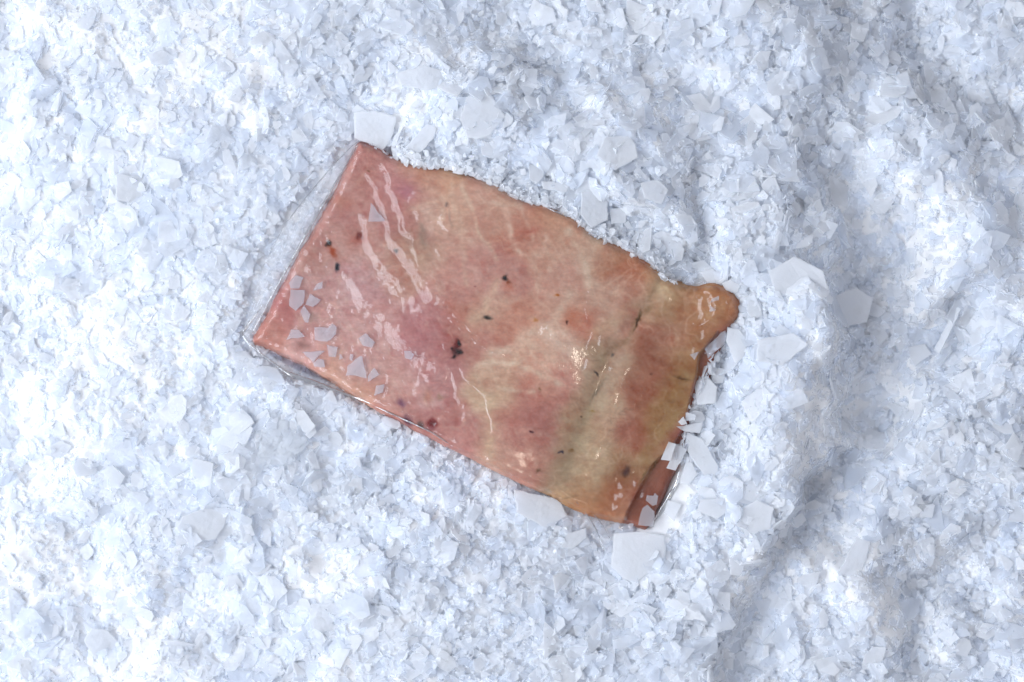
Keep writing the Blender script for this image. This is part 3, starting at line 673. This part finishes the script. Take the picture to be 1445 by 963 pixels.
# ------------------------------------------------------------------ single flakes
def plate(name, pts, thick, m, z=None, tilt=(0, 0), curl=0.0, **tags):
    """one flake from its outline in plan units; origin at its centre, resting on what lies below"""
    pts = np.asarray(pts, float); c = pts.mean(0)
    # ragged, slightly broken edge
    out = []
    n0 = len(pts)
    for i in range(n0):
        a, b = pts[i], pts[(i + 1) % n0]; L = np.hypot(*(b - a)); k = max(1, int(L / 7))
        nrm = np.array([b[1] - a[1], a[0] - b[0]]) / max(L, 1e-6)
        for j in range(k):
            t = j / k; out.append(a + (b - a) * t + nrm * (R.uniform(-.06, .06) * min(L, 14) if j else 0))
    P = np.array(out) - c; n = len(P)
    xs, ys = P[:, 0] + c[0], P[:, 1] + c[1]
    if z is None:
        z = float(np.percentile(surf(xs, ys), 70)) + thick * 0.5
    r = np.hypot(P[:, 0], P[:, 1]).max()
    q = curl * (P[:, 0] / r) ** 2 * r
    rings = []
    for f, dz in ((1.0, thick * .32), (0.93, thick * .5)): rings.append(np.c_[P * [f, -f], q * f + dz])
    bots = np.c_[P * [0.96, -0.96], q * .96 - thick * .5]
    vs = np.concatenate([rings[1], rings[0], bots]) * S
    faces = [list(range(n))[::-1], [2 * n + i for i in range(n)]]
    for i in range(n):
        j = (i + 1) % n
        faces.append([i, j, n + j, n + i]); faces.append([n + i, n + j, 2 * n + j, 2 * n + i])
    mesh = bpy.data.meshes.new(name); mesh.from_pydata([tuple(v) for v in vs], [], faces); mesh.update()
    # make the outline's winding irrelevant
    import bmesh
    bm = bmesh.new(); bm.from_mesh(mesh); bmesh.ops.recalc_face_normals(bm, faces=bm.faces); bm.to_mesh(mesh); bm.free()
    mesh.materials.append(m)
    o = link(name, mesh, **tags); o.location = ((c[0] - CX) * S, (CY - c[1]) * S, z * S)
    o.rotation_euler = (math.radians(tilt[0]), math.radians(tilt[1]), 0)
    return o
G1 = 'ice flakes lying on the packed meat'
ON = [
 ([(420,389),(430.5,392.5),(425,408),(412.5,408),(410,400)], 'small ice flake at the top of the cluster near the left edge of the meat'),
 ([(412.5,409),(432.6,410),(430.5,429),(420,439.6),(410,432)], 'tall blocky ice flake on the left side of the meat, touching a smaller one above'),
 ([(439.5,415),(455,424),(443.7,434),(433,430.6)], 'four-sided ice flake just right of the tall blocky flake on the meat'),
 ([(431,431),(440,444),(437,456),(432.6,455.5),(425.7,440)], 'narrow pointed ice flake below the tall blocky flake on the meat'),
 ([(449,401.5),(457.5,398),(457,408),(443.7,411)], 'small wedge of ice with a thin tail, upper right in the left cluster'),
 ([(413,465),(424,466),(432.6,475),(406,480)], 'low fan-shaped ice flake near the lower left corner of the meat'),
 ([(446,462),(464,463),(471,457),(477.6,462),(476,472),(469,480),(463,482.5),(446,480)], 'broad notched ice flake in the middle of the left cluster on the meat'),
 ([(508,477.6),(518.4,470),(531,483),(526.7,491),(514,488)], 'lone five-sided ice flake right of the left cluster on the meat'),
 ([(525,287.7),(545.4,313),(538,314.5),(521,314.6)], 'triangular ice flake alone between film folds on the upper left meat'),
 ([(428.7,496.7),(460.8,495.4),(451,503),(444,512)], 'triangular ice flake pointing down near the lower left edge of the meat'),
 ([(444,512),(452,506),(459.5,508),(460.8,518.5),(445.4,517)], 'small ice flake tucked under the downward triangle on the meat'),
 ([(463,486),(478.7,490),(476,504),(466,503)], 'upright ice flake just below the broad notched flake on the meat'),
 ([(492.8,516),(511,502),(514,502),(519.7,533.8),(505,530),(490,530)], 'large trapezoid ice flake with one sharp tip, lower left of the meat'),
 ([(530,518.5),(537.7,528.7),(522,539),(521,531)], 'small ice flake right beside the large trapezoid flake'),
 ([(532.6,544),(545,541.5),(542.8,553),(530,558)], 'small four-sided ice flake near the dark red stains at the lower edge'),
 ([(572,495),(580,495),(586.4,500.5),(582.6,508),(573.6,505.6)], 'rounded small ice flake left of the biggest black speck'),
 ([(481,499),(484,501),(486,505.6),(481,508)], 'tiny sliver of ice above the large trapezoid flake'),
 ([(496,499),(501,500),(499,510),(495,507)], 'tiny upright chip of ice left of the trapezoid tip'),
 ([(911,697),(920,698),(922,694),(927,698),(925,710),(919,712),(909.5,704)], 'small notched ice flake above another at the lower right corner of the meat'),
 ([(912,710),(921.7,720),(920.7,741.7),(899,739),(905,714.6)], 'shield-shaped ice flake on the lower right corner of the meat'),
 ([(1009,418.8),(1008,425),(997,428.4),(999,423)], 'small ice chip on the orange knob at the right corner'),
 ([(997,432),(1004.5,439),(995.5,441.6)], 'tiny triangular chip below another on the orange knob'),
 ([(969,500.4),(981.7,496),(976,508)], 'small triangular ice chip on the yellowish right edge of the meat'),
]
for pts, lab in ON:
    plate('ice_flake', pts, 2.2, M_wet, tilt=(R.uniform(-3, 3), R.uniform(-5, 2)), label=lab, cat='ice flake', group=G1)
G2 = 'ice flakes slid over the right end of the package'
EDGE = [
 ([(1020,464),(1019,485),(995.5,506),(990.7,491)], 'greyish see-through ice flake on the right end beside the white leaf-shaped flake', 0),
 ([(1022,462),(1038,465),(1051,482),(1044,505),(1033,513),(1020,482)], 'leaf-shaped white ice flake below the orange knob', 4),
 ([(941,622),(951.6,625),(944,649),(930,647)], 'small bright squarish flake overlapping the meat near the lower right', 4),
 ([(950.6,625),(968.4,633),(951.6,663),(938.5,659.5),(944,648)], 'flake tucked under the small squarish one above the silver film edge', 1),
 ([(966.5,608),(989,618),(1010.5,654.8),(1009.5,673.5),(991,669.7),(968.4,636)], 'long broad ice flake beside the lower right end of the meat', 8),
 ([(951.6,600.5),(989,594),(985,610),(964.7,608)], 'slim horizontal ice flake with a narrow tip pointing at the meat', 9),
 ([(961,586.5),(966.5,597),(958,598.7),(953.5,594)], 'small squarish chip just above the slim horizontal flake', 5),
 ([(968.4,641.7),(983.4,667.9),(970,683),(957,681)], 'ice flake between the long broad flake and the silver film edge', 5),
 ([(940.4,704),(960,709),(949.7,734),(934.8,722)], 'squarish ice flake right of the silver film edge', 3),
 ([(985,701.5),(1019,699.6),(1024.5,718),(1007.7,729.5),(979.6,718)], 'wide five-sided flake lying right of the lower right corner', 6),
 ([(977,539),(994,529),(1009,546),(1005.6,569),(981,571)], 'broad rounded ice flake against the middle of the right end', 7),
 ([(968,583),(978,578),(988,580),(993,590),(986,600),(972,598)], 'rounded glassy lump of ice at the right end of the meat', 5),
 ([(1003,548),(1016,556),(1020,572),(1008,574)], 'small curved flake right of the broad rounded one', 7),
 ([(1000,516),(1022,520),(1018,540),(1004,542)], 'four-sided flake above the broad rounded one at the right end', 6),
 ([(985,385),(1003,380),(1014,392),(1012,402),(996,401)], 'ice flake lying against the top of the narrow neck before the orange knob', 5),
 ([(1014,401),(1026,396),(1040,404),(1036,415),(1020,411)], 'small ice flake overlapping the top of the orange knob', 8),
 ([(1051,424),(1068,427),(1070,446),(1058,452),(1049,440)], 'upright ice flake at the outer end of the orange knob', 5),
]
for pts, lab, dz in EDGE:
    o = plate('ice_flake', pts, 2.4, M_big if dz else M_wet, tilt=(R.uniform(-7, 7), R.uniform(-8, 4)), label=lab, cat='ice flake', group=G2)
    o.location.z += dz * 0.25 * S
G3 = 'large single ice flakes that stand out on the ice bed'
BIG = [
 ([(865,751.5),(900,748),(935,753),(938,775),(930,802),(912,808),(897,820),(878,815),(861,798)], 'large squarish white ice plate below the lower right corner of the package', (4, -3), 5),
 ([(659.5,143),(676,136),(693,140),(714,169.6),(693,196),(675,202),(659.5,199.6),(649.5,173)], 'large rounded white ice plate above the package', (-3, -4), 6),
 ([(849,199.6),(885.6,197),(893,210),(897,228),(865.6,246),(839,226)], 'large pentagonal ice plate above the right half of the package', (6, 4), 7),
 ([(604.7,178),(618,183),(613,199.6),(598,215),(583,226),(570,214.5)], 'oblong ice flake lying just above the upper edge of the package', (0, -8), 5),
 ([(500,160),(530,158),(560,166),(556.5,189.6),(548,205),(540,214.5),(525,205),(500,196)], 'broad ice plate touching the top left corner of the package', (5, -6), 8),
 ([(566,180),(572,181),(558,210),(552,208)], 'thin ice stick standing beside the top left corner plate', (0, -20), 7),
 ([(746,233),(767.6,239.5),(766,253),(756,263),(746,256)], 'rounded upright ice flake above the middle of the upper edge', (-10, 12), 6),
 ([(762.6,258),(806,261),(799,274),(766,269)], 'long narrow ice flake lying along the upper edge', (-6, 0), 5),
 ([(819,273),(840,268),(856,273),(856,312.6),(832,324),(817.5,306)], 'big rounded ice flake near the upper edge, right of the middle', (-6, 8), 8),
 ([(859,296),(884,294),(882,316),(861,318)], 'small square ice flake right of the big rounded flake near the upper edge', (-3, 4), 8),
 ([(1206.5,757),(1228,764),(1213,818),(1180,808)], 'bluish rectangular ice plate in the dip at the lower right', (4, 10), 5),
 ([(258,727),(290,716),(322,720.5),(318,740),(305,761),(262,767),(250,745)], 'large smooth oval ice plate at the lower left', (8, 5), 5),
 ([(117,905),(127,885),(150,890),(170,915),(150,936),(132,932)], 'large grey-blue ice plate at the bottom left', (10, 10), 4),
 ([(229,904),(250,902),(277,910),(258,919),(242,917)], 'dark narrow lens-shaped flake near the bottom left', (20, 0), 5),
 ([(211,80),(233,73),(249,83),(246,96),(216,93)], 'bluish six-sided ice flake at the upper left', (6, 8), 4),
 ([(166,246),(203,250),(213,269),(193,289),(166,283)], 'broad grey-blue ice flake left of the package near the frame edge', (8, 8), 4),
 ([(1355,432),(1363,436),(1330,500),(1322,494)], 'long thin ice sliver standing on edge at the right', (0, -38), 14),
 ([(1175,418),(1210,405),(1236,420),(1228,455),(1190,462)], 'wide glassy ice plate in the shaded hollow at the right', (6, 12), 6),
 ([(1075,385),(1110,365),(1150,385),(1158,410),(1120,425),(1085,415)], 'wide bright ice plate right of the orange knob', (3, -4), 8),
 ([(1060,480),(1110,470),(1130,486),(1095,515),(1060,510)], 'broad four-sided ice plate on the heap right of the package', (0, -8), 8),
 ([(1290,490),(1316,485),(1325,500),(1300,518)], 'thin ice plate beside the long sliver at the right', (10, -14), 8),
 ([(560,108),(600,96),(640,108),(650,122),(600,132),(566,124)], 'long pale ice plate well above the package', (0, 6), 5),
 ([(725,690),(790,705),(800,728),(770,745),(728,722)], 'wide pale ice plate just below the lower edge of the package', (0, 3), 4),
 ([(800,752),(826,745),(828,758),(808,774),(790,772)], 'leaf-shaped ice flake below the lower edge, left of the large square plate', (4, 4), 4),
 ([(410,575),(432,578),(448,600),(436,612),(416,600)], 'bright slim ice flake beneath the lower film edge on the left', (6, -8), 5),
 ([(1030,720),(1062,700),(1085,712),(1080,742),(1046,752)], 'broad bright plate on the ridge at the lower right of the package', (6, -8), 7),
 ([(900,262),(925,258),(940,272),(930,292),(905,284)], 'rounded plate at the end of the ice ridge above the package', (0, 8), 8),
 ([(1023,783),(1040,774),(1048,785),(1040,808),(1026,806)], 'glassy rounded flake with a bright rim at the lower right of the package', (6, 8), 6),
]
for pts, lab, tl, dz in BIG:
    o = plate('ice_plate' if 'plate' in lab else 'ice_flake', pts, 3.0, M_big, tilt=tl, curl=R.uniform(-.05, .08), label=lab, cat='ice flake', group=G3)
    o.location.z += dz * 0.35 * S
# the round clump of refrozen ice under the lower left film edge
def clump(cx, cy, r, h, label):
    import bmesh
    bm = bmesh.new(); bmesh.ops.create_icosphere(bm, subdivisions=5, radius=1)
    vs = np.array([v.co[:] for v in bm.verts])
    n = fbm(vs[:, 0] * 10 + vs[:, 2] * 6, vs[:, 1] * 10 - vs[:, 2] * 4, 5, 4, 95)
    st = np.round(fbm(vs[:, 0] * 10, vs[:, 1] * 10 + vs[:, 2] * 8, 7, 2, 96) * 4) / 4
    k = 1 + 0.16 * n + 0.16 * st + 0.08 * fbm(vs[:, 0] * 30, vs[:, 1] * 30 + vs[:, 2] * 20, 5, 2, 97)
    for v, kk in zip(bm.verts, k): v.co = (v.co.x * r * kk * S, v.co.y * r * 0.9 * kk * S, v.co.z * h * kk * S)
    me = bpy.data.meshes.new('ice_clump'); bm.to_mesh(me); bm.free(); me.materials.append(M_clump)
    o = link('ice_clump', me, label=label, cat='ice clump')
    z = float(ice_h(np.array([float(cx)]), np.array([float(cy)]))[0])
    o.location = ((cx - CX) * S, (CY - cy) * S, (z + 1) * S)
clump(388, 624, 42, 9, 'rounded knobbly clump of refrozen ice below the lower left corner of the package')
# more large flakes all over the bed; alike, so they share labels by where they lie
SHAPES = []
for i in range(26):
    n = R.choice([5, 6, 7, 8]); e = R.uniform(.5, .95)
    pts = [((1 + R.uniform(-.28, .28)) * 15 * math.cos((k + R.uniform(-.35, .35)) * 2 * math.pi / n), (1 + R.uniform(-.28, .28)) * 15 * e * math.sin((k + R.uniform(-.35, .35)) * 2 * math.pi / n)) for k in range(n)]
    o = plate('proto', np.array(pts) + [200, 200], R.uniform(1.6, 2.6), M_big, z=0, curl=R.uniform(-.12, .12))
    SHAPES.append(o.data); bpy.data.objects.remove(o)
def region(x, y):
    if x < 340: return 'left of the package'
    if x > 1060: return 'right of the package'
    return 'above the package' if (x - 500) * 0.467 - (y - 215) * 0.884 > 0 else 'below the package'
cnt = 0; taken = [(sum(p[0] for p in b[0]) / len(b[0]), sum(p[1] for p in b[0]) / len(b[0])) for b in BIG + EDGE]
while cnt < 225:
    x, y = R.uniform(8, 1437), R.uniform(8, 955)
    if min((x - a) ** 2 + (y - b) ** 2 for a, b in taken) < 34 ** 2: continue
    if sdf(np.array([x]), np.array([y]), SLAB)[0] > -22 or sdf(np.array([x]), np.array([y]), FILM)[0] > -22: continue
    taken.append((x, y)); cnt += 1
    rg = region(x, y)
    o = link('ice_flake', R.choice(SHAPES), label='larger frosted ice flake lying loose on the ice bed ' + rg, cat='ice flake', group='larger ice flakes scattered ' + rg)
    ax, ay = np.array([x]), np.array([y])
    nn = Vector(normals_at(ax, ay, ice_h, 9.0)[0]) + Vector((R.gauss(0, .16), R.gauss(0, .16), 0))
    o.rotation_euler = (nn.to_track_quat('Z', 'Y').to_matrix() @ __import__('mathutils').Matrix.Rotation(R.uniform(0, 6.28), 3, 'Z')).to_euler()
    k = R.uniform(0.75, 1.25); o.scale = (k, k, 1)
    o.location = ((x - CX) * S, (CY - y) * S, (float(ice_h(ax, ay)[0]) + R.uniform(0.5, 3.0)) * S)
